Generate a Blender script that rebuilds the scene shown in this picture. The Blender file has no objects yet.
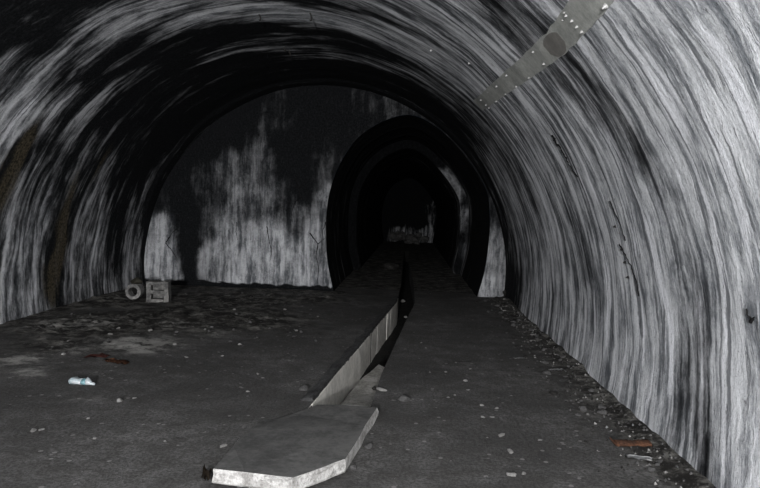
import bpy, bmesh, math, random
from mathutils import Vector, Matrix, noise
random.seed(7)
C = bpy.context.scene.collection
sc = bpy.context.scene
W, H, F = 760, 488, 620.0
CAM = Vector((0, 0, 1.6))
# ------------------------------------------------------------------ camera
Yc = Vector((30, 34, -F)).normalized()
rl = math.radians(2.0)
Zc = Vector((math.sin(rl), math.cos(rl), 0)); Zc = (Zc - Zc.dot(Yc) * Yc).normalized()
Xc = Yc.cross(Zc)
R = Matrix((Xc, Yc, Zc))            # camera -> world rotation
cd = bpy.data.cameras.new('camera'); cam = bpy.data.objects.new('camera', cd); C.objects.link(cam)
cd.sensor_width = 36; cd.lens = 36 * F / W; cd.clip_end = 200; cd.clip_start = .05
cam.matrix_world = Matrix.Translation(CAM) @ R.to_4x4()
sc.camera = cam

def ray(px, py):
    return (R @ Vector((px - W / 2, H / 2 - py, -F))).normalized()
def at(px, py, z=0.0):
    d = ray(px, py); t = (z - CAM.z) / d.z
    return CAM + d * t
CX, CZ, RR = -1.63, 0.42, 3.5          # main vault: centre line, springing height, radius
YE = 11.75                             # end wall
def on_vault(px, py):
    d = ray(px, py); a = d.x * d.x + d.z * d.z
    ox, oz = CAM.x - CX, CAM.z - CZ
    b = 2 * (ox * d.x + oz * d.z); c = ox * ox + oz * oz - RR * RR
    t = (-b + math.sqrt(b * b - 4 * a * c)) / (2 * a)
    p = CAM + d * t
    return p, math.atan2(p.z - CZ, p.x - CX)
def on_end(px, py, Y=YE):
    d = ray(px, py); return CAM + d * (Y / d.y)

# ------------------------------------------------------------------ object helpers
def link(name, bm, mats, parent=None, smooth=False):
    me = bpy.data.meshes.new(name); bm.normal_update(); bm.to_mesh(me); bm.free()
    for m in (mats if isinstance(mats, (list, tuple)) else [mats]): me.materials.append(m)
    if smooth:
        for p in me.polygons: p.use_smooth = True
    o = bpy.data.objects.new(name, me); C.objects.link(o)
    if parent: o.parent = parent
    return o
def tag(o, label, cat, group=None, kind=None):
    o['label'] = label; o['category'] = cat
    if group: o['group'] = group
    if kind: o['kind'] = kind
    return o
def struct(o): o['kind'] = 'structure'; return o
def empty(name, loc, rz=0):
    o = bpy.data.objects.new(name, None); o.empty_display_size = .1
    C.objects.link(o); o.location = loc; o.rotation_euler = (0, 0, rz); return o
def fb(p, sc_=1.0, oct=4):
    return noise.fractal(Vector(p) * sc_, 1.0, 2.0, oct)

# ------------------------------------------------------------------ materials
class NT:
    def __init__(s, name):
        s.m = bpy.data.materials.new(name); s.m.use_nodes = True
        s.t = s.m.node_tree; s.n = s.t.nodes; s.b = s.n['Principled BSDF']
        s.b.inputs['Roughness'].default_value = .9
        s.b.inputs['Specular IOR Level'].default_value = .2
    def N(s, typ, **kw):
        n = s.n.new(typ)
        for k, v in kw.items(): setattr(n, k, v)
        return n
    def L(s, a, b): s.t.links.new(a, b)
    def math(s, op, a, b=None, c=None, clamp=False):
        n = s.N('ShaderNodeMath', operation=op, use_clamp=clamp)
        for i, v in enumerate((a, b, c)):
            if v is None: continue
            if isinstance(v, (int, float)): n.inputs[i].default_value = v
            else: s.L(v, n.inputs[i])
        return n.outputs[0]
    def noise(s, vec, scale, detail=4, rough=.55, dist=0.0, dim='3D'):
        n = s.N('ShaderNodeTexNoise', noise_dimensions=dim); n.inputs['Scale'].default_value = scale
        n.inputs['Detail'].default_value = detail; n.inputs['Roughness'].default_value = rough
        n.inputs['Distortion'].default_value = dist
        s.L(vec, n.inputs['Vector']); return n.outputs['Fac']
    def map(s, vec, scale, loc=(0, 0, 0)):
        n = s.N('ShaderNodeMapping'); n.inputs['Scale'].default_value = scale; n.inputs['Location'].default_value = loc
        s.L(vec, n.inputs['Vector']); return n.outputs[0]
    def mix(s, f, a, b, blend='MIX'):
        n = s.N('ShaderNodeMix', data_type='RGBA', blend_type=blend)
        for i, v in ((0, f), (6, a), (7, b)):
            if isinstance(v, (int, float)): n.inputs[i].default_value = v
            elif isinstance(v, tuple): n.inputs[i].default_value = (*v, 1)
            else: s.L(v, n.inputs[i])
        return n.outputs[2]
    def step(s, v, lo, hi):
        n = s.N('ShaderNodeMapRange', interpolation_type='SMOOTHSTEP')
        for i, x in ((0, v), (1, lo), (2, hi)):
            if isinstance(x, (int, float)): n.inputs[i].default_value = x
            else: s.L(x, n.inputs[i])
        return n.outputs[0]
    def bump(s, h, dist, strength=1.0):
        n = s.N('ShaderNodeBump'); n.inputs['Distance'].default_value = dist; n.inputs['Strength'].default_value = strength
        s.L(h, n.inputs['Height']); s.L(n.outputs[0], s.b.inputs['Normal'])

def lining_material(name, ws, gain, soft, wander, runs):
    t = NT(name)
    uv = t.N('ShaderNodeUVMap', uv_map='UVMap').outputs[0]
    so = t.N('ShaderNodeAttribute', attribute_name='soot').outputs['Fac']
    ru = t.N('ShaderNodeAttribute', attribute_name='rust').outputs['Fac']
    # gentle sideways wander of the run-off streaks
    wob = t.noise(t.map(uv, (.9, .45, 1)), 1.0, 3)
    fray = t.noise(t.map(uv, (7, 5, 1), (5, 1, 0)), 1.0, 5, .7)
    wv = t.N('ShaderNodeCombineXYZ'); t.L(t.math('ADD', t.math('MULTIPLY_ADD', wob, wander, -wander / 2), t.math('MULTIPLY_ADD', fray, .07, -.035)), wv.inputs[0])
    t.b.inputs['Specular IOR Level'].default_value = .06
    ad = t.N('ShaderNodeVectorMath', operation='ADD'); t.L(uv, ad.inputs[0]); t.L(wv.outputs[0], ad.inputs[1])
    q = ad.outputs[0]
    s1 = t.noise(t.map(q, (3.4, .42, 1)), 1.0, 3, .5)
    s2 = t.noise(t.map(q, (10, .9, 1), (3, 7, 0)), 1.0, 3, .55)
    s3 = t.noise(t.map(q, (26, 3.6, 1), (9, 2, 0)), 1.0, 4, .6)
    iso = t.noise(t.map(uv, (3.2, 2.0, 1), (4, 4, 0)), 1.0, 9, .74)
    fine = t.noise(t.map(uv, (34, 26, 1)), 1.0, 5, .75)
    v = t.math('MULTIPLY', s1, ws[0])
    for sx, wx in ((s2, ws[1]), (s3, ws[2]), (iso, ws[3])): v = t.math('MULTIPLY_ADD', sx, wx, v)
    v = t.math('MULTIPLY_ADD', t.math('SUBTRACT', v, .5), gain, .5)         # stretch to about 0..1
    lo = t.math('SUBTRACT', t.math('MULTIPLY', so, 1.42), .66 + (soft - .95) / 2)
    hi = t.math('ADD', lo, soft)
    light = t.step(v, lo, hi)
    # second layer: grey tone differences inside the clean lime
    tn = t.math('MULTIPLY_ADD', s2, .36, t.math('MULTIPLY_ADD', iso, .30, t.math('MULTIPLY_ADD', fine, .10, t.math('MULTIPLY', s1, .24))))
    pale = t.mix(t.step(tn, .42, .57), (.13, .14, .152), (.56, .572, .588))
    pale = t.mix(t.math('MULTIPLY', t.step(s3, .50, .68), .45), pale, (.68, .69, .70))
    # narrow crisp runs: pale lime drips and black soot drips
    qb = t.map(q, (6.0, .42, 1), (21, 3, 0)); qc = t.map(q, (12, .55, 1), (2, 31, 0))
    dr1 = t.noise(qb, 1.0, 5, .68); dr2 = t.noise(qc, 1.0, 5, .7)
    pale = t.mix(t.math('MULTIPLY', t.step(dr1, .53, .60), runs), pale, (.72, .73, .76))
    pale = t.mix(t.math('MULTIPLY', t.step(dr2, .53, .60), runs), pale, (.085, .09, .098))
    spk = t.noise(t.map(uv, (70, 60, 1), (7, 7, 0)), 1.0, 3, .7)
    pale = t.mix(t.math('MULTIPLY', t.step(spk, .5, .68), .35), pale, (.10, .105, .115))
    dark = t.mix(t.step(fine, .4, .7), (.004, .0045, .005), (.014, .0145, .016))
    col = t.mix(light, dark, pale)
    # thin dark specks and scratches along the flow
    sp = t.noise(t.map(q, (26, 7, 1), (1, 5, 0)), 1.0, 6, .8)
    col = t.mix(t.math('MULTIPLY', t.step(sp, .57, .66), .7), col, (.03, .03, .032))
    rb = t.mix(t.step(fine, .35, .7), (.014, .012, .008), (.105, .088, .058))
    rf = t.math('MULTIPLY', t.step(t.math('MULTIPLY_ADD', t.math('SUBTRACT', s2, .5), 1.6, ru), .3, .8), .85)
    col = t.mix(rf, col, rb)
    t.L(col, t.b.inputs['Base Color'])
    hgt = t.math('MULTIPLY_ADD', s3, .5, t.math('MULTIPLY_ADD', sp, .6, t.math('MULTIPLY', iso, 1.2)))
    t.bump(hgt, .03, .6)
    return t.m
LINING = lining_material('sooty_limewashed_concrete', (.32, .30, .12, .26), 3.7, .95, .5, .8)
RENDER = lining_material('sooty_lime_render', (.26, .20, .10, .44), 2.3, 1.5, .12, .45)

def floor_material():
    t = NT('soot_covered_concrete_floor')
    co = t.N('ShaderNodeTexCoord').outputs['Object']
    de = t.N('ShaderNodeAttribute', attribute_name='dirt').outputs['Fac']
    a = t.noise(co, .9, 8, .7); b = t.noise(t.map(co, (1, 1, 1), (5, 3, 0)), 5, 6, .7); c = t.noise(co, 45, 4, .75)
    base = t.mix(t.step(a, .35, .65), (.044, .0435, .042), (.132, .130, .127))
    base = t.mix(t.step(b, .38, .64), base, (.060, .058, .055), 'MIX')
    base = t.mix(t.math('MULTIPLY', t.step(c, .42, .58), .7), base, (.028, .027, .026))
    # debris-strewn zones: black muck mottled with pale dust
    m = t.noise(t.map(co, (1, 1.2, 1), (9, 1, 0)), 3.4, 10, .8)
    muck = t.mix(t.step(m, .44, .64), (.010, .009, .008), (.16, .155, .142))
    col = t.mix(t.step(t.math('ADD', de, t.math('MULTIPLY_ADD', b, .8, -.4)), .25, .75), base, muck)
    pal = t.N('ShaderNodeAttribute', attribute_name='pale').outputs['Fac']
    col = t.mix(t.step(t.math('MULTIPLY', pal, t.math('MULTIPLY_ADD', m, 5.0, -1.8)), .25, 1.0), col, (.26, .255, .24))
    # sparse pale crumbs trodden into the surface
    vo = t.N('ShaderNodeTexVoronoi'); vo.inputs['Scale'].default_value = 11; vo.inputs['Randomness'].default_value = 1
    t.L(co, vo.inputs['Vector'])
    crumb = t.math('MULTIPLY', t.math('LESS_THAN', vo.outputs['Distance'], .17), t.math('GREATER_THAN', t.noise(co, 3, 3), .53))
    col = t.mix(t.math('MULTIPLY', crumb, .7), col, (.20, .195, .19))
    t.L(col, t.b.inputs['Base Color'])
    t.bump(t.math('MULTIPLY_ADD', c, .35, t.math('MULTIPLY', b, 1.0)), .03, .55)
    return t.m
FLOOR = floor_material()

def plain(name, c1, c2, scale=6, bump=.01, rough=.9, spec=.2, lo=.35, hi=.65, K=.48):
    c1, c2 = tuple(k * K for k in c1), tuple(k * K for k in c2)
    t = NT(name); co = t.N('ShaderNodeTexCoord').outputs['Object']
    a = t.noise(co, scale, 6, .7); b = t.noise(co, scale * 6, 3, .7)
    t.L(t.mix(t.step(t.math('MULTIPLY_ADD', b, .35, t.math('MULTIPLY', a, .65)), lo, hi), c1, c2), t.b.inputs['Base Color'])
    t.b.inputs['Roughness'].default_value = rough; t.b.inputs['Specular IOR Level'].default_value = spec
    t.bump(b, bump, .7); return t.m
SLABTOP = plain('dusty_slab_top', (.10, .099, .097), (.21, .208, .20), 4.5, .006)
BROKEN = plain('pale_broken_concrete', (.36, .35, .33), (.95, .94, .91), 11, .025)
PANEL = plain('lit_trench_concrete', (.46, .45, .41), (.76, .74, .69), 4, .006, K=1.0)
FRAG = plain('dusty_fragment', (.16, .155, .14), (.42, .41, .38), 7, .015, K=.8)
DARKCON = plain('dark_shaded_concrete', (.03, .03, .031), (.11, .11, .11), 8, .02)
MUD = plain('black_silt', (.006, .006, .006), (.03, .028, .025), 6, .02)
STONE_P = plain('pale_stone', (.30, .295, .28), (.62, .61, .59), 10, .02)
STONE_G = plain('grey_stone', (.10, .10, .10), (.26, .255, .25), 10, .02)
STONE_D = plain('dark_stone', (.02, .02, .02), (.07, .066, .06), 10, .02)
PAPER = plain('white_scrap', (.62, .63, .64), (.9, .9, .9), 12, .004, .6)
PLASTIC = plain('bluish_white_plastic', (.45, .60, .64), (.88, .90, .92), 9, .004, .35, .5)
BLUEP = plain('pale_blue_label', (.12, .38, .45), (.35, .6, .65), 9, .004, .4, .5)
RUSTY = plain('rusty_brown', (.05, .026, .018), (.22, .10, .055), 16, .03)
RED = plain('dull_red', (.10, .03, .025), (.20, .07, .055), 12, .01)
STEEL = plain('bright_bolt_steel', (.45, .45, .44), (.8, .8, .78), 15, .002, .5, .5, K=.55)
STRIP = plain('olive_grey_coating', (.22, .23, .215), (.36, .365, .34), 5, .003, .7, K=1.0)
STRIPD = plain('dark_olive_patch', (.12, .115, .108), (.17, .165, .15), 5, .003, .7, K=1.0)
CRACK = plain('black_crack', (.004, .004, .004), (.012, .012, .012), 20, .001)

# ------------------------------------------------------------------ soot survey of the lining (stains, in surface coordinates)
VAULT_S = [ # (px, py, soot) read off the photo, turned into place on the vault
 (755,15,-.1),(700,60,-.05),(655,25,.05),(612,25,.05),(720,150,0),(740,240,.08),(752,330,.15),(735,430,.2),
 (700,210,.15),(690,300,.34),(698,380,.58),(716,440,.3),(655,300,.1),(640,380,.15),(620,260,.2),(600,200,.14),(602,330,.2),(660,225,.08),(635,220,.14),
 (575,300,.32),(560,240,.28),(540,300,.32),(527,250,.42),(510,250,.8),(520,300,.8),(498,190,.62),(560,170,.35),(570,110,.32),
 (608,98,.62),(625,125,.66),(648,155,.42),(665,190,.2),(590,60,.12),(640,90,.15),(680,120,.14),(520,70,.3),(530,38,.68),(548,25,.58),(505,28,.5),(455,20,.32),
 (480,80,.42),(440,55,.44),(455,105,.74),(425,95,.92),(400,42,.38),(405,15,.34),(352,22,.16),(350,4,.66),(300,3,.7),(300,16,.14),
 (245,9,.2),(215,16,.3),(300,32,.90),(250,30,.92),(345,48,.82),(290,45,.62),(240,51,.60),(385,66,.62),(430,86,.62),(475,130,.62),
 (300,70,.98),(200,70,.94),(350,88,.99),(250,88,1),(150,90,.95),(200,110,1.02),(400,85,.98),(430,110,.95),(470,150,.86),
 (524,292,.22),(521,245,.28),(514,215,.45),(510,285,.95),(500,225,.9),(703,420,.75),(704,470,.85),(701,395,.6),(712,470,.2),(690,455,.3),(20,20,.80),(60,8,.93),(100,20,.55),(130,30,.62),(60,48,.58),(20,70,.62),(3,62,.5),(130,4,.45),(165,12,.45),(18,4,.85),(35,40,.9),
 (200,25,.72),(170,45,.88),(120,60,.92),(60,78,.86),(30,106,.30),(5,114,.35),(48,92,.42),(64,100,.5),(80,122,.6),(55,130,.75),(10,150,.92),(32,135,.92),(62,150,.72),(78,170,.58),
 (40,230,.5),(20,255,.42),(8,290,.3),(30,300,.36),(64,250,.82),(60,200,.75),(92,200,.62),(95,260,.55),(110,282,.5),(135,240,.55),(138,275,.6),(128,262,.5),
 (120,180,.78),(150,150,.97),(147,262,.85),(175,130,1.02),(130,120,.93),(100,120,.9),(0,190,.6),(15,210,.6),(150,200,.92)]
VP = []
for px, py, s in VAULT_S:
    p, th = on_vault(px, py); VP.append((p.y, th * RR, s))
RUSTP = []
for px, py, w in [(10,165,1),(25,140,1),(5,190,.8),(62,215,1),(58,250,1),(50,280,1),(72,190,.8),(100,165,.6),(648,155,.35),(655,175,.3)]:
    p, th = on_vault(px, py); RUSTP.append((p.y, th * RR, w))
def survey(pts, u, v, su, sv):
    num = den = 0.0
    for a, b, s in pts:
        d = ((u - a) / su) ** 2 + ((v - b) / sv) ** 2
        w = 1 / (d + .05) ** 2.2
        num += w * s; den += w
    return num / den
def blobs(pts, u, v, su, sv):
    m = 0
    for a, b, s in pts:
        d = ((u - a) / su) ** 2 + ((v - b) / sv) ** 2
        if d < 9: m = max(m, s * math.exp(-d))
    return m

def set_attr(me, name, vals):
    a = me.attributes.new(name, 'FLOAT', 'POINT'); a.data.foreach_set('value', vals)

def sheet(name, nu, nv, fn, mat, flip=False):
    """grid surface; fn(i,j) -> (co, (u,v), soot, rust)"""
    me = bpy.data.meshes.new(name)
    vs, uvs, so, ru = [], [], [], []
    for i in range(nu + 1):
        for j in range(nv + 1):
            co, uv, s, r = fn(i / nu, j / nv)
            vs.append(co); uvs.append(uv); so.append(s); ru.append(r)
    fs = []
    for i in range(nu):
        for j in range(nv):
            a = i * (nv + 1) + j; q = (a, a + 1, a + nv + 2, a + nv + 1)
            fs.append(q[::-1] if flip else q)
    me.from_pydata(vs, [], fs); me.update()
    ul = me.uv_layers.new(name='UVMap')
    for l in me.loops: ul.data[l.index].uv = uvs[l.vertex_index]
    set_attr(me, 'soot', so); set_attr(me, 'rust', ru)
    me.materials.append(mat)
    for p in me.polygons: p.use_smooth = True
    o = bpy.data.objects.new(name, me); C.objects.link(o)
    return struct(o)

def vault_point(Y, th, off=0.0):
    n = fb((Y * .5, th * 1.6, 3.1)) * .022 + fb((Y * 2.3, th * 5, 8.1), 1, 3) * .007
    r = RR + n + off
    if Y > 11.35: r -= .035 * min(1, (Y - 11.35) / .05)      # last lining ring sits a little proud
    return Vector((CX + r * math.cos(th), Y, CZ + r * math.sin(th)))
Y0 = -7.0
def vault_fn(t0, t1):
    def f(a, b):
        Y = Y0 + (YE + .02 - Y0) * a; th = t0 + (t1 - t0) * b
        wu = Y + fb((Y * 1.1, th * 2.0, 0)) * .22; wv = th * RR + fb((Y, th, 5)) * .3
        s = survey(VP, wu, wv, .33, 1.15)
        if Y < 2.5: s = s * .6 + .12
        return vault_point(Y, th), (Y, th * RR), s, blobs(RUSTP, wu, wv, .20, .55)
    return f
tb = -math.asin((CZ + .12) / RR)       # foot of the wall, just under the floor
T1, T2 = math.radians(48), math.radians(132)
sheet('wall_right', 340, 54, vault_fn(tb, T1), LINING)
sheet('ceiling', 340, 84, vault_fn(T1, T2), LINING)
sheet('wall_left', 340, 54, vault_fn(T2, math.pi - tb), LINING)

# ------------------------------------------------------------------ narrower bore beyond the end wall
PROF = [(1.36,-.12),(1.37,0),(1.49,.5),(1.54,1.0),(1.545,1.5),(1.47,2.0),(1.28,2.5),(.98,2.93),(.52,3.25),(0,3.38)]
PX0 = -.04
prof = [(PX0 + x, z) for x, z in PROF] + [(PX0 - x, z) for x, z in PROF[-2::-1]]
def clipv(x, z):
    d = math.hypot(x - CX, z - CZ)
    if d > RR - .06: k = (RR - .06) / d; return CX + (x - CX) * k, CZ + (z - CZ) * k
    return x, z
prof = [clipv(*p) for p in prof]
def catmull(P, t):
    n = len(P) - 1; x = min(t * n, n - 1e-6); i = int(x); f = x - i
    p0, p1, p2, p3 = (P[max(i-1,0)], P[i], P[i+1], P[min(i+2,n)])
    return tuple(.5 * ((2*b) + (-a+c)*f + (2*a-5*b+4*c-d)*f*f + (-a+3*b-3*c+d)*f**3) for a, b, c, d in zip(p0, p1, p2, p3))
YF = 31.0
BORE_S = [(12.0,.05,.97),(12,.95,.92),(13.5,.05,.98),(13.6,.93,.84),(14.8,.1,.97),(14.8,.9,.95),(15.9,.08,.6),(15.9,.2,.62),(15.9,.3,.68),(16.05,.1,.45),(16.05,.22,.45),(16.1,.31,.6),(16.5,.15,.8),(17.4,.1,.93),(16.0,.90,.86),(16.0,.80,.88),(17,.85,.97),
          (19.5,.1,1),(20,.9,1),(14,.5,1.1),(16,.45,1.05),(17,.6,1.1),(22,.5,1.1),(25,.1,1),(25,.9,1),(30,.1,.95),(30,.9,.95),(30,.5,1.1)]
def bore_fn(t0, t1):
    def f(a, b):
        Y = YE + (YF - YE) * a; t = t0 + (t1 - t0) * b
        x, z = catmull(prof, t)
        cx, cz = PX0, 1.3; dx, dz = x - cx, z - cz; r = math.hypot(dx, dz)
        k = fb((Y, t * 8, 2)) * .02
        ph = (Y - YE) % 1.5
        if Y > YE + .3 and ph < .2: k -= .012             # lining joints
        if Y > 16.0: k -= .20                             # second, narrower lining
        s = survey(BORE_S, Y, t * 8, .8, 1.2) if False else 0
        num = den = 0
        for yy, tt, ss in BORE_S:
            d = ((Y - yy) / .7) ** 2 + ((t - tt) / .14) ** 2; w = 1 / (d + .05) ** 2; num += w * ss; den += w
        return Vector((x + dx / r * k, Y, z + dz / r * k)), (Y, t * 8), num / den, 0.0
    return f
sheet('wall_inner_right', 260, 34, bore_fn(0, .36), LINING)
sheet('ceiling_inner', 260, 30, bore_fn(.36, .64), LINING)
sheet('wall_inner_left', 260, 34, bore_fn(.64, 1), LINING)

# ------------------------------------------------------------------ end wall round the bore
END_S = [(165,255,.32),(158,225,.45),(175,275,.4),(160,200,.85),(190,245,1.0),(190,280,1.0),(192,215,.98),(206,262,.55),(205,225,.75),(218,250,.45),(235,240,.42),(250,262,.26),
 (265,235,.36),(282,255,.28),(300,270,.3),(310,245,.34),(326,275,.36),(331,230,.45),(333,200,.55),(322,255,.5),(300,215,.72),(302,195,.92),(285,200,.8),(262,205,.66),(240,205,.62),(225,170,.70),(222,190,.72),
 (262,155,.72),(262,125,.84),(285,150,.97),(300,140,.97),(200,180,.84),(180,185,.93),(335,165,.86),(345,140,.9),(250,108,1.05),(320,110,1.02),(310,170,.94),(180,150,1.02),(210,140,.98),(235,125,1.02),
 (490,285,.42),(490,262,.5),(495,240,.62),(500,215,.8),(485,170,1),(500,270,.6)]
EP = []
for px, py, s in END_S:
    p = on_end(px, py); EP.append((p.x, p.z, s + max(0, s - .62) * .32))
ocx, ocz = PX0, 1.2
def ray_prof(th):
    dx, dz = math.cos(th), math.sin(th); best = None
    for i in range(220):
        x0, z0 = PRD[i]; x1, z1 = PRD[i+1]
        ex, ez = x1 - x0, z1 - z0; det = dx * -ez + ex * dz
        if abs(det) < 1e-9: continue
        bx, bz = x0 - ocx, z0 - ocz
        t = (bx * -ez + ex * bz) / det; s = (dx * bz - dz * bx) / det
        if t > 0 and -1e-6 <= s <= 1 + 1e-6: best = t if best is None else max(best, t)
    return best
PRD = [catmull(prof, i / 220) for i in range(221)]
x0, z0 = PRD[0]; x1, z1 = PRD[-1]
A0 = math.atan2(z0 - ocz, x0 - ocx) + 1e-4; A1 = math.atan2(z1 - ocz, x1 - ocx) + 2 * math.pi - 1e-4
def ray_outer(th):
    dx, dz = math.cos(th), math.sin(th)
    ox, oz = ocx - CX, ocz - CZ; b = ox * dx + oz * dz; c = ox * ox + oz * oz - (RR + .04) ** 2
    t = -b + math.sqrt(b * b - c)
    if dz < 0: t = min(t, (-.12 - ocz) / dz)
    return t
def end_fn(a, b):
    th = A0 + (A1 - A0) * a
    ri = ray_prof(th) or 1.5; ro = max(ray_outer(th), ri + .001)
    r = ri + (ro - ri) * b
    x, z = ocx + r * math.cos(th), ocz + r * math.sin(th)
    s = survey(EP, x + fb((x * 3, z * 2, 1)) * .12, z + fb((x * 2, z * 2, 4)) * .12, .20, .36)
    edge = .10 + fb((x * 5, 0, 9)) * .05
    if x < -1: s = s + 1.0 * max(0, min(1, (edge - z) / .04))      # render has fallen off along the foot
    y = YE + fb((x * 1.2, z * 1.2, 7)) * .02
    return Vector((x, y, z)), (x, z * 1.15 + 20), s, 0.0
END = sheet('wall_back', 460, 70, end_fn, RENDER)

FAR_S = [(382,230,.75),(392,236,.45),(400,232,.35),(410,236,.35),(418,240,.4),(428,230,.25),(431,218,.5),(425,238,.3),(420,222,.9),(400,220,.9),(390,215,1),(440,230,.95),(405,200,1.05),(378,235,1),(405,247,1)]
FP = [(on_end(px, py, YF).x, on_end(px, py, YF).z, s) for px, py, s in FAR_S]
def far_fn(a, b):
    x = -1.75 + 3.5 * a; z = -.12 + 3.6 * b
    return Vector((x, YF - .02 + fb((x * 2, z * 2, 3)) * .03, z)), (x, z), survey(FP, x, z, .3, .3) + .22, 0.0
sheet('wall_far', 60, 60, far_fn, LINING)

# ------------------------------------------------------------------ cracks in the render (parts of the end wall / walls)
def ribbon(pts, w, depth_dir, name, parent):
    """irregular tapering crack: a sliver with a little depth, lying on its surface"""
    bm = bmesh.new(); P = []
    for i in range(len(pts) - 1):
        for k in range(5):
            f = k / 5; p = pts[i].lerp(pts[i+1], f)
            P.append(p + Vector((noise.noise(p * 40), 0, noise.noise(p * 37 + Vector((5, 5, 5))))) * min(.018, w * 1.2))
    P.append(pts[-1]); n = len(P); prev = None
    for i, p in enumerate(P):
        tdir = (P[min(i+1, n-1)] - P[max(i-1, 0)]).normalized(); side = tdir.cross(depth_dir).normalized()
        ww = w * (1 - .75 * i / (n - 1)) * (.7 + .6 * random.random())
        ring = [bm.verts.new(p + side * ww), bm.verts.new(p + depth_dir * .008), bm.verts.new(p - side * ww)]
        if prev:
            bm.faces.new((prev[0], prev[1], ring[1], ring[0])); bm.faces.new((prev[1], prev[2], ring[2], ring[1]))
        prev = ring
    return link(name, bm, CRACK, parent)
def endp(px, py):
    p = on_end(px, py); p.y = YE - .012 + fb((p.x * 1.2, p.z * 1.2, 7)) * .02; return p
for w, line in [(.012, [(170,236),(166,243),(172,250),(177,258),(178,262)]), (.010, [(178,228),(172,233),(170,238)]),
          (.014, [(296,180),(299,188),(300,196),(295,202),(292,212),(293,224)]), (.008, [(299,188),(306,182),(309,178)]), (.008, [(299,188),(290,184)]),
          (.010, [(267,226),(269,240),(272,252),(270,262)]), (.010, [(310,233),(318,244),(316,256),(319,268),(317,284)]), (.008, [(318,244),(325,238)]),
          (.008, [(326,222),(322,232),(324,240)]), (.008, [(237,222),(236,232),(238,240)])]:
    ribbon([endp(*q) for q in line], w, Vector((0, -1, 0)), 'crack', END)
def vwall(px, py, off=-.012):
    p, th = on_vault(px, py); return vault_point(p.y, th, off), th, p.y
WR = bpy.data.objects['wall_right']
for w, line in [(.045, [(553,135),(557,142),(564,152),(570,162)]), (.007, [(570,163),(575,170),(580,176)]),
                (.010, [(759,319),(754,321),(752,316),(750,308)]), (.004, [(612,200),(618,214),(622,222),(628,240)]),
                (.010, [(622,244),(628,254),(634,268)]), (.004, [(634,268),(638,280),(641,296)])]:
    P = [vwall(*q) for q in line]; th = P[0][1]
    ribbon([p[0] for p in P], w, Vector((-math.cos(th), 0, -math.sin(th))), 'crack', WR)

# ------------------------------------------------------------------ trench line
def edge_fn(pix):
    pts = sorted([(at(px, py).y, at(px, py).x) for px, py in pix])
    def f(Y):
        if Y <= pts[0][0]: 
            (a, b), (c, d) = pts[0], pts[1]; return b + (d - b) / (c - a) * max(Y - a, -1.0)
        for (a, b), (c, d) in zip(pts, pts[1:]):
            if Y <= c: return b + (d - b) * (Y - a) / (c - a)
        return pts[-1][1]
    return f
eL = edge_fn([(318,396),(339,370),(361,345),(380,322),(397,302),(401,285),(403,262)])
eR = edge_fn([(372,403),(381,375),(394,347),(406,321),(415,303),(414,286),(409,262)])
TY0, TY1 = 4.0, 24.0

DIRT = [ (at(px, py), r, s) for px, py, r, s in [(180,318,1.3,1),(100,325,1.2,.95),(250,320,1.1,.85),(230,300,1.5,.9),(60,345,.7,.7),(140,345,.6,.6),(300,330,.6,.4),(120,300,1.0,1),(310,298,1.0,.7)]]
PALE = [ (at(px, py), r, s) for px, py, r, s in [(140,345,.45,1.7),(70,325,.6,.9),(100,324,.5,.8),(85,345,.35,.7),(215,335,.3,.7),(120,352,.3,.7),(250,318,.4,.6),(15,362,.4,.9),(30,372,.3,.8),(75,352,.25,.8),(180,325,.4,.8),(130,372,.25,.5),(85,398,.2,.6),(40,400,.25,.4),(250,455,.2,.3),(200,340,.3,.5),(440,345,.5,.3),(560,400,.25,.4)]]
def wall_x(Y, side):
    if Y > YE: return PX0 + side * 1.44
    return CX + side * 3.5
def floor_z(x, y):
    z = fb((x * .7, y * .7, 2), 1, 3) * .012
    g = 0
    for p, r, s in DIRT: g = max(g, s * math.exp(-((x - p.x) ** 2 + (y - p.y) ** 2) / r ** 2))
    z += g * (abs(fb((x * 4, y * 4, 6), 1, 5)) * .07)
    dr = (CX + 3.47) - x
    if y < YE: z += math.exp(-max(dr, 0) / .12) * (.035 + .025 * fb((x * 5, y * 3, 1)))
    tr = min(abs(x - eL(y)), abs(x - eR(y)))
    if 3.6 < y: z *= min(1, tr / .3)
    ex = at(293, 470)
    d = math.hypot(x - ex.x, (y - ex.y - .4) * .8)
    if d < 1.3: z *= max(0, min(1, (d - .9) / .4))
    return z
def floor_dirt(x, y):
    g = 0
    for p, r, s in DIRT: g = max(g, s * math.exp(-((x - p.x) ** 2 + (y - p.y) ** 2) / r ** 2))
    if y < YE + .5:
        dr = (CX + 3.47) - x
        g = max(g, .95 * math.exp(-(max(dr, 0) / .32) ** 2), .55 * math.exp(-(max(dr, 0) / .75) ** 2) * (1 if 4.5 < y else .3))
        g = max(g, .9 * math.exp(-((x + 5.1) / .4) ** 2), 1.0 * math.exp(-((y - 11.6) / .45) ** 2) * (1 if x < -1.2 else .4))
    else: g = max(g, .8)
    return g
bm = bmesh.new()
def patch(bm, ys, xl, xr, nx):
    prev = None
    for y in ys:
        a, b = xl(y), xr(y)
        row = [bm.verts.new((a + (b - a) * k / nx, y, floor_z(a + (b - a) * k / nx, y))) for k in range(nx + 1)]
        if prev:
            for k in range(nx): bm.faces.new((prev[k], prev[k+1], row[k+1], row[k]))
        prev = row
def fr(a, b, st):
    n = max(1, round((b - a) / st)); return [a + (b - a) * i / n for i in range(n + 1)]
ysA, ysB, ysC = fr(TY0, YE, .05), fr(YE, TY1, .15), fr(TY1, YF, .4)
patch(bm, ysA, lambda y: wall_x(0, -1), eL, 90); patch(bm, ysA, eR, lambda y: wall_x(0, 1), 44)
patch(bm, ysB, lambda y: wall_x(20, -1), eL, 26); patch(bm, ysB, eR, lambda y: wall_x(20, 1), 26)
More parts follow.
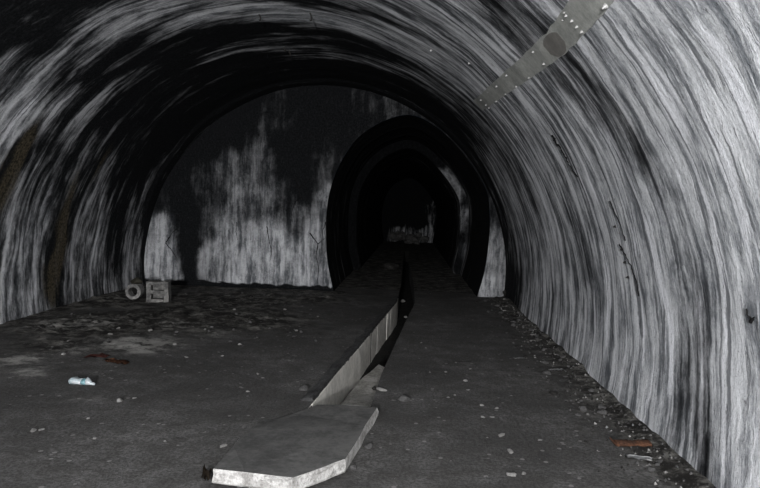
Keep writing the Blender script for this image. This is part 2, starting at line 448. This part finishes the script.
patch(bm, ysC, lambda y: wall_x(20, -1), lambda y: wall_x(20, 1), 40)
patch(bm, fr(Y0, TY0, .08), lambda y: wall_x(0, -1), lambda y: wall_x(0, 1), 140)
dv = [floor_dirt(v.co.x, v.co.y) for v in bm.verts]
pv = [max([s * math.exp(-((v.co.x - p.x) ** 2 + (v.co.y - p.y) ** 2) / r ** 2) for p, r, s in PALE]) for v in bm.verts]
fl = link('floor', bm, FLOOR, smooth=True); struct(fl)
set_attr(fl.data, 'dirt', dv); set_attr(fl.data, 'pale', pv)

# ------------------------------------------------------------------ drain trench: bed, lining slabs, kerb
def prism(bm, base, top, mi_side=0, mi_top=0):
    vb = [bm.verts.new(p) for p in base]; vt = [bm.verts.new(p) for p in top]; n = len(base)
    f = bm.faces.new(vt); f.material_index = mi_top
    bm.faces.new(vb[::-1]).material_index = mi_side
    for i in range(n):
        f = bm.faces.new((vb[i], vb[(i+1) % n], vt[(i+1) % n], vt[i])); f.material_index = mi_side
    bmesh.ops.recalc_face_normals(bm, faces=bm.faces[:])
D = .42
trench = empty('drain_trench', (eL(7), 7, 0))
tag(trench, 'open concrete drain trench running diagonally across the floor into the dark bore', 'trench')
def tpart(name, bm, mat, smooth=False):
    bmesh.ops.translate(bm, verts=bm.verts[:], vec=-trench.location); return link(name, bm, mat, trench, smooth)
bm = bmesh.new(); ys = fr(TY0, TY1, .2); prev = None
for y in ys:
    a, b = eL(y) - .02, eR(y) + .02
    row = [bm.verts.new((a + (b - a) * k / 6, y, -D + .04 * abs(fb((a + k, y * 2, 0))))) for k in range(7)]
    if prev:
        for k in range(6): bm.faces.new((prev[k], prev[k+1], row[k+1], row[k]))
    prev = row
tpart('trench_bed', bm, MUD, True)
bm = bmesh.new()
for e, off in ((eL, -.005), (eR, .005)):      # dark mortar behind the slab joints
    prev = None
    for y in fr(TY0, TY1, .1):
        row = [bm.verts.new((e(y) + off, y, -D)), bm.verts.new((e(y) + off, y, -.02))]
        if prev: bm.faces.new((prev[0], prev[1], row[1], row[0]))
        prev = row
for y in (TY0, TY1):
    bm.faces.new([bm.verts.new(c) for c in ((eL(y) - .05, y, -D), (eR(y) + .05, y, -D), (eR(y) + .05, y, 0), (eL(y) - .05, y, 0))])
tpart('mortar', bm, MUD)
for side, e in ((-1, eL), (1, eR)):
    y = TY0
    while y < TY1 - .1:
        ln = random.uniform(.30, .56) if y < 12 else 2.0
        y2 = min(y + ln, TY1); g = .006; j = random.uniform(-.006, .006); ang = random.uniform(-.008, .008)
        p, q = Vector((e(y + g) + j, y + g, 0)), Vector((e(y2 - g) + j + ang, y2 - g, 0))
        o = Vector((side * .05, 0, 0)); bm = bmesh.new(); lo = Vector((0, 0, -D - .02)); hi = Vector((0, 0, -.006 + random.uniform(-.006, 0)))
        prism(bm, [p + lo, q + lo, q + o + lo, p + o + lo], [p + hi, q + hi, q + o + hi, p + o + hi])
        bmesh.ops.bevel(bm, geom=bm.edges[:], offset=.002, segments=1, affect='EDGES')
        tpart('side_slab', bm, PANEL if (side < 0 and y < 11) else DARKCON)  # pale on the lit near side, dark elsewhere: light put into the colour
        y = y2
bm = bmesh.new(); prev = None
for y in fr(5.0, 11.2, .03):           # crumbling kerb on the far lip of the trench
    h = .028 + .022 * fb((0, y * 5, 3)); w = .09 + .03 * fb((3, y * 3, 3)); x = eL(y) - .004 + .008 * fb((7, y * 9, 3))
    row = [bm.verts.new(c) for c in ((x - w - .02, y, -.01), (x - w, y, h * .6), (x - w * .5, y, h), (x - .012, y, h), (x, y, h - .012), (x, y, -.02))]
    if prev:
        for k in range(5): bm.faces.new((prev[k], prev[k+1], row[k+1], row[k]))
    else: bm.faces.new(row)
    prev = row
bm.faces.new(prev[::-1]); bmesh.ops.recalc_face_normals(bm, faces=bm.faces[:])
tpart('kerb', bm, DARKCON)

# ------------------------------------------------------------------ slabs
def rough_slab(name, outline, z0, th, mats, seed, tilt=(0, 0), nsub=5, jag=.012):
    """broken slab: jagged outline subdivided, chamfered arris"""
    rnd = random.Random(seed); c = sum((Vector(p) for p in outline), Vector((0, 0))) / len(outline)
    P = []
    n = len(outline)
    for i in range(n):
        a, b = Vector(outline[i]), Vector(outline[(i+1) % n]); nn = (b - a).orthogonal().normalized()
        for k in range(nsub):
            p = a.lerp(b, k / nsub)
            if k: p += nn * rnd.uniform(-jag, jag)
            P.append(p - c)
    bm = bmesh.new(); rings = []
    for sc_, z, jz in ((.985, 0, 0), (1.0, .012, .006), (1.0, th * .6, .010), (1 - .004, th - .010, .007), (1 - .014, th, .002)):
        rings.append([bm.verts.new((p.x * sc_ + rnd.uniform(-jz, jz), p.y * sc_ + rnd.uniform(-jz, jz), z + rnd.uniform(-jz, jz) * .5)) for p in P])
    m = len(P)
    for a, b in zip(rings, rings[1:]):
        for i in range(m): bm.faces.new((a[i], a[(i+1) % m], b[(i+1) % m], b[i])).material_index = 1
    bm.faces.new(rings[-1]).material_index = 0; bm.faces.new(rings[0][::-1]).material_index = 1
    o = link(name, bm, mats); o.location = (c.x, c.y, z0); o.rotation_euler = (tilt[0], tilt[1], 0); return o
def xy(px, py, z=0): p = at(px, py, z); return (p.x, p.y)
TF, TB = .112, .058
o = rough_slab('cover_slab', [xy(212,468,TF), xy(293,479,TF), xy(346,459,.106), xy(378,408,TB), xy(318,400,TB), xy(256,418,.07)], .000, .084, [SLABTOP, BROKEN], 3, (-.038, -.014), 5, .005)
for v in o.data.vertices:                       # the back left of the slab is worn down into the floor
    k = max(0, min(1, (v.co.y + .15) / .5)) * max(0, min(1, (.25 - v.co.x) / .45))
    if v.co.z > .03: v.co.z -= .045 * k
tag(o, 'large flat concrete cover slab with pale broken front edges, lying in the foreground', 'slab')
o = rough_slab('slab_fragment', [xy(338,408,-.16), xy(371,408,-.16), xy(386,368,-.16), xy(379,364,-.16), xy(360,380,-.16)], -.23, .07, [FRAG, BROKEN], 5, (0, .0), 4, .008)
tag(o, 'fallen flat piece of cover slab wedged inside the near end of the drain trench', 'slab')

# ------------------------------------------------------------------ stones and litter
def stone_bm(seed, sub=2, flat=.7, jag=.35):
    rnd = random.Random(seed); bm = bmesh.new(); bmesh.ops.create_icosphere(bm, subdivisions=sub, radius=.5)
    off = Vector((seed * 3.1, 0, 0))
    cuts = [(Vector((rnd.uniform(-1, 1), rnd.uniform(-1, 1), rnd.uniform(-1, 1))).normalized(), rnd.uniform(.22, .4)) for _ in range(7)]
    for v in bm.verts:
        p = v.co.copy()
        p *= 1 + jag * noise.noise(p * 2.4 + off)
        for n, d in cuts:
            k = p.dot(n)
            if k > d: p -= n * (k - d)
        p.z *= flat; v.co = p
    zmin = min(v.co.z for v in bm.verts)
    for v in bm.verts: v.co.z -= zmin + .04
    return bm
PROTO = []
for i, (mt, fl_) in enumerate([(STONE_P, .6), (STONE_P, .35), (STONE_G, .7), (STONE_G, .45), (STONE_D, .7), (STONE_D, .5)]):
    me = bpy.data.meshes.new('stone'); b = stone_bm(i + 1, 2, fl_); b.to_mesh(me); b.free(); me.materials.append(mt); PROTO.append(me)
def stone(x, y, s, kind, label, group=None, z=None, name='stone', cat='stone'):
    o = bpy.data.objects.new(name, PROTO[kind]); C.objects.link(o)
    zz = floor_z(x, y) if z is None else z
    o.location = (x, y, zz - .004); o.rotation_euler = (random.uniform(-.1, .1), random.uniform(-.1, .1), random.uniform(0, 6.28))
    o.scale = (s * random.uniform(.8, 1.3), s * random.uniform(.7, 1.0), s * random.uniform(.7, 1.1))
    return tag(o, label, cat, group)
# chips in the middle of the right-hand floor, read off the photo
for px, py, s, k in [(482,405,.05,0),(492,417,.045,1),(483,417,.04,0),(487,437,.03,1),(501,435,.07,1),(511,452,.07,1),(512,476,.075,1),(524,474,.05,1),(465,381,.05,0),(470,369,.04,0),(468,390,.04,1),
                     (497,408,.05,1),(455,395,.03,0),(448,397,.03,0),(511,395,.03,1),(430,372,.03,0),(426,348,.03,0),(421,343,.03,0),(446,372,.03,0),(456,362,.04,1),(540,440,.035,1)]:
    p = at(px, py); stone(p.x, p.y, s, k, 'small pale chip lying on the open floor right of the trench', 'pale chips on the right-hand floor', name='stone_chip', cat='chip')
for px, py, s, k in [(34,430,.08,1),(41,429,.06,1),(120,401,.07,0),(134,398,.05,1),(52,348,.06,1),(63,356,.06,0),(187,357,.06,1),(175,345,.05,0),(95,438,.03,0),(240,345,.05,0),(318,318,.05,0),(258,374,.05,1),(263,378,.04,1),
                     (223,446,.06,1),(248,392,.04,0),(222,356,.04,0),(205,330,.05,0),(296,331,.06,0),(150,332,.07,0),(110,336,.08,1),(285,310,.07,0),(165,441,.025,0),(88,418,.035,0)]:
    p = at(px, py); stone(p.x, p.y, s, k, 'small pale chip lying on the open floor left of the trench', 'pale chips on the left-hand floor', name='stone_chip', cat='chip')
rnd = random.Random(21)
for i in range(120):                                     # rubble along the foot of the right wall
    y = 3.6 + 8.0 * rnd.random() ** .9; dr = abs(rnd.gauss(0, .22)) + .03; x = CX + 3.44 - dr
    s = rnd.uniform(.025, .085) * (1.15 if y > 5 else .6); k = rnd.choice([1, 2, 2, 3, 3, 4, 4, 4, 5, 5])
    stone(x, y, s, k, ['pale', 'pale', 'grey', 'grey', 'black', 'black'][k] + ' rubble lump among the debris at the foot of the right wall', ['pale', 'pale', 'grey', 'grey', 'black', 'black'][k] + ' rubble along the right wall', name='rubble_lump', cat='rubble')
for i in range(130):                                     # debris field, left rear
    p = at(rnd.uniform(40, 320), 294 + 50 * rnd.random() ** 1.3)
    if not (-4.7 < p.x < -.9) or p.y > 11.3: continue
    k = rnd.choice([0, 2, 2, 3, 3, 4, 4, 5, 5]); s = rnd.uniform(.02, .065)
    if (p - at(132, 301)).length < .35 or (p - at(155, 303)).length < .35: continue
    stone(p.x, p.y, s, k, ['pale', 'pale', 'grey', 'grey', 'black', 'black'][k] + ' rubble lump in the debris field before the end wall', ['pale', 'pale', 'grey', 'grey', 'black', 'black'][k] + ' rubble before the end wall', name='rubble_lump', cat='rubble')
p = at(508, 299); stone(p.x, p.y, .22, 4, 'black rounded stone in the corner where end wall meets right wall')
p = at(497, 301); stone(p.x, p.y, .16, 5, 'flat dark stone beside the corner stone at the right of the bore')
p = at(376, 385, -.10); stone(p.x, p.y, .07, 4, 'dark stone sitting on the fallen slab inside the trench', z=-.15)
p = at(404, 401); stone(p.x, p.y, .10, 2, 'grey stone on the floor just right of the cover slab')
p = at(378, 390); stone(p.x + .02, p.y, .11, 1, 'flat pale stone on the right lip of the trench', z=floor_z(p.x + .02, p.y))
p = at(369, 447); stone(p.x, p.y, .075, 3, 'grey flat chip beside the right edge of the cover slab')
p = at(352, 467); stone(p.x+.01, p.y-.03, .06, 2, 'grey chip below the front right corner of the cover slab')
p = at(404, 285); stone(p.x, p.y, .13, 0, 'upper pale stone in the dark trench mouth inside the bore', z=-D + .05)
p = at(406, 298); stone(p.x, p.y, .10, 0, 'lower pale stone in the dark trench at the bore entrance', z=-.36)
p = at(403, 270); stone(p.x - .3, p.y, .5, 5, 'dark heap of spoil beside the trench inside the bore')
p = at(304, 390); stone(p.x, p.y, .12, 3, 'grey lump on the floor at the near end of the kerb')

def scrap(name, px, py, L_, Wd, rz, mat, label, cat, curl=.2, n=8, lift=.0):
    """thin crumpled sheet with thickness"""
    bm = bmesh.new(); g = []
    for i in range(n + 1):
        row = []
        for j in range(n // 2 + 1):
            u, v = i / n - .5, j / (n // 2) - .5
            wob = 1 - .35 * noise.noise(Vector((u * 3, v * 3, L_ * 50)))
            x, y = u * L_ * wob, v * Wd * wob * (1 - .9 * u * u)
            row.append(bm.verts.new((x, y, .006 + curl * Wd * abs(noise.noise(Vector((u * 4, v * 4, L_ * 31)))))))
        g.append(row)
    for i in range(n):
        for j in range(n // 2): bm.faces.new((g[i][j], g[i+1][j], g[i+1][j+1], g[i][j+1]))
    bmesh.ops.solidify(bm, geom=bm.faces[:], thickness=.004)
    o = link(name, bm, mat, smooth=True); p = at(px, py); o.location = (p.x, p.y, floor_z(p.x, p.y) + lift); o.rotation_euler = (0, 0, rz)
    return tag(o, label, cat)
scrap('paper_scrap', 640, 460, .17, .07, -.2, PAPER, 'white paper scrap on the floor just below the rusty brown piece', 'paper', .25)
# rusty flattened can: ribbed shell with rim and a torn lid
cn = at(632, 447); cn.z = floor_z(cn.x, cn.y)
can = empty('rusty_can', cn, math.radians(8))
tag(can, 'crushed rusty orange-brown can lying near the foot of the right wall', 'can')
bm = bmesh.new(); rings = []
for i in range(15):
    t = i / 14; x = -.12 + .24 * t; r = .030 + .003 * math.sin(t * 40) + .006 * noise.noise(Vector((t * 6, 1, 2)))
    rings.append([bm.verts.new((x + .012 * noise.noise(Vector((t * 5, a, 0))), r * 1.5 * math.cos(a * math.pi / 8), .022 + r * .65 * math.sin(a * math.pi / 8) * (1 - .4 * math.exp(-((t - .55) / .15) ** 2)))) for a in range(16)])
for a, b in zip(rings, rings[1:]):
    for i in range(16): bm.faces.new((a[i], a[(i+1) % 16], b[(i+1) % 16], b[i]))
bm.faces.new(rings[0][::-1]); bm.faces.new(rings[-1]); bmesh.ops.recalc_face_normals(bm, faces=bm.faces[:])
link('can_body', bm, RUSTY, can, True)
bm = bmesh.new(); bmesh.ops.create_cone(bm, segments=18, radius1=.036, radius2=.036, depth=.005, cap_ends=True)
bmesh.ops.scale(bm, verts=bm.verts[:], vec=(1, .8, 1)); bmesh.ops.rotate(bm, verts=bm.verts[:], matrix=Matrix.Rotation(.9, 3, 'Y')); bmesh.ops.translate(bm, verts=bm.verts[:], vec=(-.135, .01, .028))
link('lid', bm, RUSTY, can)
# crumpled plastic bottle, left
bt = at(81, 384); bt.z = floor_z(bt.x, bt.y)
bot = empty('crushed_bottle', bt, math.radians(-6))
tag(bot, 'crumpled white and pale blue plastic litter on the left floor', 'bottle')
def tube_x(prof_, seed, squash=.6, seg=16, jag=.25):
    bm = bmesh.new(); rings = []
    for x, r in prof_:
        rings.append([bm.verts.new((x, r * math.cos(a * 2 * math.pi / seg) * (1 + jag * noise.noise(Vector((x * 25, a * .7, seed)))), r * squash * (1 + math.sin(a * 2 * math.pi / seg) * (1 + jag * noise.noise(Vector((x * 25, a * .7, seed + 4))))) )) for a in range(seg)])
    for a, b in zip(rings, rings[1:]):
        for i in range(seg): bm.faces.new((a[i], a[(i+1) % seg], b[(i+1) % seg], b[i]))
    bm.faces.new(rings[0][::-1]); bm.faces.new(rings[-1]); bmesh.ops.recalc_face_normals(bm, faces=bm.faces[:]); return bm
link('bottle_body', tube_x([(-.10, .03), (-.09, .045), (-.06, .05), (-.03, .040), (.02, .042)], 1), PLASTIC, bot, True)
link('bottle_label', tube_x([(.02, .043), (.04, .042), (.06, .038)], 2), BLUEP, bot, True)
link('bottle_neck', tube_x([(.06, .036), (.08, .028), (.10, .015), (.13, .012)], 3, .9), PLASTIC, bot, True)
scrap('torn_wrapper', 98, 358, .24, .14, .3, RED, 'dull red scrap on the dirty floor near the left wall', 'wrapper', .3)
scrap('torn_card', 117, 363, .30, .13, -.4, plain('brown_card', (.10, .04, .02), (.24, .11, .06), 9), 'brownish orange torn scrap just right of the red one', 'card', .3)
scrap('dead_leaf', 206, 478, .05, .16, .2, plain('brown_leaf', (.04, .03, .02), (.12, .09, .06), 9), 'brown dead leaf at the left front corner of the cover slab', 'leaf', .4)
scrap('paper_scrap', 557, 371, .16, .07, .1, PAPER, 'upper dirty white scrap in the debris beside the right wall', 'paper', .3)
scrap('paper_scrap', 519, 359, .12, .06, .5, PAPER, 'farther dirty white scrap in the debris beside the right wall', 'paper', .3)
scrap('twig', 462, 362, .22, .02, .2, STONE_D, 'thin dark twig lying on the floor right of the trench', 'twig', .3)

# two blocks standing in the rear left corner
def box(bm, x0, x1, y0, y1, z0, z1):
    v = [bm.verts.new((x, y, z)) for z in (z0, z1) for x, y in ((x0, y0), (x1, y0), (x1, y1), (x0, y1))]
    for f in ((0,3,2,1),(4,5,6,7),(0,1,5,4),(1,2,6,5),(2,3,7,6),(3,0,4,7)): bm.faces.new([v[i] for i in f])
def rough(bm, amp, seed):
    for v in bm.verts: v.co += noise.noise_vector(v.co * 14 + Vector((seed, 0, 0))) * amp
p = at(156, 303); bl = empty('hollow_block', (p.x, p.y + .1, floor_z(p.x, p.y + .1)), .15)
tag(bl, 'pale hollow concrete block with two cavities standing on end in the rear left corner', 'block')
bm = bmesh.new()                                       # frame of the block: outer walls and a web
for a in ((-.17, -.10, -.09, .09, 0, .33), (.10, .17, -.09, .09, 0, .33), (-.10, .10, -.09, .09, 0, .05), (-.10, .10, -.09, .09, .14, .19), (-.10, .10, -.09, .09, .28, .33), (-.10, .10, .05, .09, .05, .28)): box(bm, *a)
bmesh.ops.subdivide_edges(bm, edges=bm.edges[:], cuts=2); rough(bm, .012, 2)
link('block_shell', bm, plain('lime_stained_block', (.10, .10, .10), (.44, .43, .41), 5), bl)
p = at(132, 301); bl = empty('pipe_stub', (p.x, p.y + .1, floor_z(p.x, p.y + .1)), .1)
tag(bl, 'short pale concrete pipe end with a dark stone on top, left of the hollow block', 'pipe')
bm = bmesh.new(); n = 28; rg = []
for y, r in ((-.09, .125), (-.09, .075), (.10, .075), (.10, .125)):
    rg.append([bm.verts.new((r * math.cos(2 * math.pi * i / n), y, .125 + r * math.sin(2 * math.pi * i / n))) for i in range(n)])
for k in range(4):
    a, b = rg[k], rg[(k+1) % 4]
    for i in range(n): bm.faces.new((a[i], a[(i+1) % n], b[(i+1) % n], b[i]))
bmesh.ops.recalc_face_normals(bm, faces=bm.faces[:]); rough(bm, .012, 8)
link('pipe_ring', bm, plain('lime_stained_pipe', (.12, .12, .12), (.50, .49, .47), 4), bl)
bm = stone_bm(31, 2, .7); bmesh.ops.scale(bm, verts=bm.verts[:], vec=(.22, .17, .17)); bmesh.ops.translate(bm, verts=bm.verts[:], vec=(.01, .01, .235))
o = link('stone', bm, plain('brown_grey_stone', (.03, .028, .02), (.09, .085, .065), 9)); o.location = bl.location
tag(o, 'dark brownish stone resting on top of the concrete pipe end', 'stone')

# rubble heap before the far end of the bore
bm = bmesh.new(); 
for k in range(26):
    s = stone_bm(60 + k, 1, .8); sz = random.uniform(.25, .6); M = Matrix.Translation((random.uniform(-.85, .8), 29.6 + random.uniform(-.6, .9), random.uniform(-.05, .25))) @ Matrix.Scale(sz, 4)
    bmesh.ops.transform(s, matrix=M, verts=s.verts[:]); me = bpy.data.meshes.new('tmp'); s.to_mesh(me); s.free(); bm.from_mesh(me); bpy.data.meshes.remove(me)
tag(link('rubble_heap', bm, STONE_G), 'dim heap of rubble closing the far end of the bore', 'rubble', kind='stuff')
# fine grit heaped against the right wall
bm = bmesh.new(); rnd = random.Random(5)
for k in range(1100):
    y = rnd.uniform(3.3, 11.5); dr = abs(rnd.gauss(0, .20)); x = CX + 3.45 - dr; s = rnd.uniform(.006, .02); z = floor_z(x, y)
    q = [bm.verts.new((x + s * math.cos(a) * rnd.uniform(.6, 1.3), y + s * math.sin(a) * rnd.uniform(.6, 1.3), z - .003)) for a in (0, 2.1, 4.2)]
    t_ = bm.verts.new((x + rnd.uniform(-.3, .3) * s, y, z + s * rnd.uniform(.5, 1.1)))
    for i in range(3): bm.faces.new((q[i], q[(i+1) % 3], t_))
    mi = rnd.choice([0, 1, 1, 2])
    for f in bm.faces[-3:] if False else []: f.material_index = mi
for i, f in enumerate(bm.faces): f.material_index = (0, 0, 1, 0, 1, 0, 2)[(i // 3) % 7]
tag(link('grit', bm, [STONE_D, STONE_G, STONE_P]), 'fine grit and crumbled lime scattered along the foot of the right wall', 'grit', kind='stuff')

# ------------------------------------------------------------------ jointing strip high on the right with its bolts
s0, s1 = on_vault(478, 107), on_vault(640, -40)
sa, sb = on_vault(480, 104), on_vault(588, 2)
SC = [(478,106),(500,88),(526,68),(558,41),(590,2),(622,-42)]
def strip_pt(t, w, off):
    x = t * (len(SC) - 1); i = min(int(x), len(SC) - 2); f = x - i
    px, py = SC[i][0] + (SC[i+1][0] - SC[i][0]) * f, SC[i][1] + (SC[i+1][1] - SC[i][1]) * f
    p, th = on_vault(px, py); return vault_point(p.y, th + w / RR, off)
base = vwall(540, 50)[0]
strip = empty('joint_strip', base); tag(strip, 'olive grey strip running along the vault at upper right, studded with bolts', 'strip')
def shell_patch(name, ts, wf, off, mat):
    bm = bmesh.new(); prev = None
    for t in ts:
        w0, w1 = wf(t); row = [bm.verts.new(strip_pt(t, w0, .01) - base)] + [bm.verts.new(strip_pt(t, w0 + (w1 - w0) * k / 8, off) - base) for k in range(9)] + [bm.verts.new(strip_pt(t, w1, .01) - base)]
        if prev:
            for k in range(10): bm.faces.new((prev[k], prev[k+1], row[k+1], row[k]))
        else: bm.faces.new(row)
        prev = row
    bm.faces.new(prev[::-1]); bmesh.ops.recalc_face_normals(bm, faces=bm.faces[:]); return link(name, bm, mat, strip, False)
jag = lambda t, s: .012 * noise.noise(Vector((t * 30, s, 0)))
shell_patch('strip_band', [i / 60 for i in range(61)], lambda t: (-.085 - .02 * t + jag(t, 1), .085 + .02 * t + jag(t, 5)), -.004, STRIP)
shell_patch('dark_patch', [.535 + .085 * i / 10 for i in range(11)], lambda t: (-.095 * (1 - abs((t - .5775) / .0425) ** 3 * .6), .080 * (1 - abs((t - .5775) / .0425) ** 3 * .5)), -.0052, STRIPD)
def bolt_bm(s):
    bm = bmesh.new()
    bmesh.ops.create_cone(bm, segments=16, radius1=s * 1.25, radius2=s * 1.2, depth=s * .25, cap_ends=True, matrix=Matrix.Translation((0, 0, s * .12)))
    bmesh.ops.create_cone(bm, segments=6, radius1=s * .85, radius2=s * .8, depth=s * .9, cap_ends=True, matrix=Matrix.Translation((0, 0, s * .65)))
    bmesh.ops.create_cone(bm, segments=10, radius1=s * .42, radius2=s * .34, depth=s * .8, cap_ends=True, matrix=Matrix.Translation((0, 0, s * 1.4)))
    return bm
def bolt(px, py, s, parent=None, mat=STEEL, depth=-.008):
    loc, th, _ = vwall(px, py, depth)
    o = link('bolt', bolt_bm(s), mat, parent)
    n = Vector((-math.cos(th), 0, -math.sin(th))); o.rotation_mode = 'QUATERNION'; o.rotation_quaternion = n.to_track_quat('Z', 'Y')
    o.location = loc - (parent.location if parent else Vector((0, 0, 0))); return o
for px, py, s in [(608,4,.017),(568,14,.010),(574,19,.011),(579,25,.011),(584,30,.011),(534,51,.010),(545,63,.011),(507,75,.011),(498,85,.012),(489,91,.007),(482,99,.012),(487,104,.011),(490,107,.010),(498,100,.011),(507,93,.008),(517,86,.011),(530,77,.009),(564,19,.006),(566,11,.007)]:
    bolt(px, py, s * .8, strip)
for (px, py), l in zip([(617,226),(624,249),(627,262),(630,277)], ['topmost', 'second from top', 'third from top', 'lowest']):
    tag(bolt(px, py, .011, None, STONE_D), 'small dark bolt on the right wall, %s of a row of four' % l, 'bolt', 'dark bolts in a row on the right wall')
tag(bolt(432, 49, .012), 'lone bright stud on the vault left of the bolted strip', 'bolt')
tag(bolt(470, 62, .010), 'lone dull stud on the vault just above the strip end', 'bolt')
# broken hanger hooks in the crown
for px, py, L_, l in [(310, 13, .10, 'right one of two rusty hanger stubs in the pale crown streak'), (259, 14, .08, 'left one of two rusty hanger stubs in the pale crown streak'), (289, 50, .08, 'right one of two farther hanger stubs in the sooty crown'), (296-12, 47, .06, 'left one of two farther hanger stubs in the sooty crown')]:
    loc, th, _ = vwall(px, py, .0); bm = bmesh.new(); prev = None
    for i in range(10):
        a = i / 9; c = Vector((.02 * math.sin(a * 3), 0, -L_ * min(a * 1.4, 1) + (.02 * max(0, a - .7) * 3))); r = .009
        ring = [bm.verts.new(c + Vector((r * math.cos(k * math.pi / 4), r * math.sin(k * math.pi / 4), 0))) for k in range(8)]
        if prev:
            for k in range(8): bm.faces.new((prev[k], prev[(k+1) % 8], ring[(k+1) % 8], ring[k]))
        else: bm.faces.new(ring)
        prev = ring
    bm.faces.new(prev[::-1]); o = link('ceiling_hook', bm, STONE_D); o.location = loc; tag(o, l, 'hook')

# ------------------------------------------------------------------ light: the photographer's flash, and an added unseen fill behind it for gentler falloff
def point(name, loc, e, r, col):
    l = bpy.data.lights.new(name, 'POINT'); l.energy = e; l.shadow_soft_size = r; l.color = col
    o = bpy.data.objects.new(name, l); C.objects.link(o); o.location = loc; return o
point('flash', (.45, -.1, 1.95), 330, .04, (1, .99, .98))
point('fill_behind', (-.5, -5.2, 2.1), 5200, .25, (1, .99, 1))
w = bpy.data.worlds.new('dark'); sc.world = w; w.use_nodes = True
w.node_tree.nodes['Background'].inputs[0].default_value = (.4, .55, .8, 1); w.node_tree.nodes['Background'].inputs[1].default_value = .01
sc.view_settings.view_transform = 'Standard'; sc.view_settings.look = 'None'; sc.view_settings.gamma = 1; sc.view_settings.exposure = 0
sc.view_settings.use_curve_mapping = False
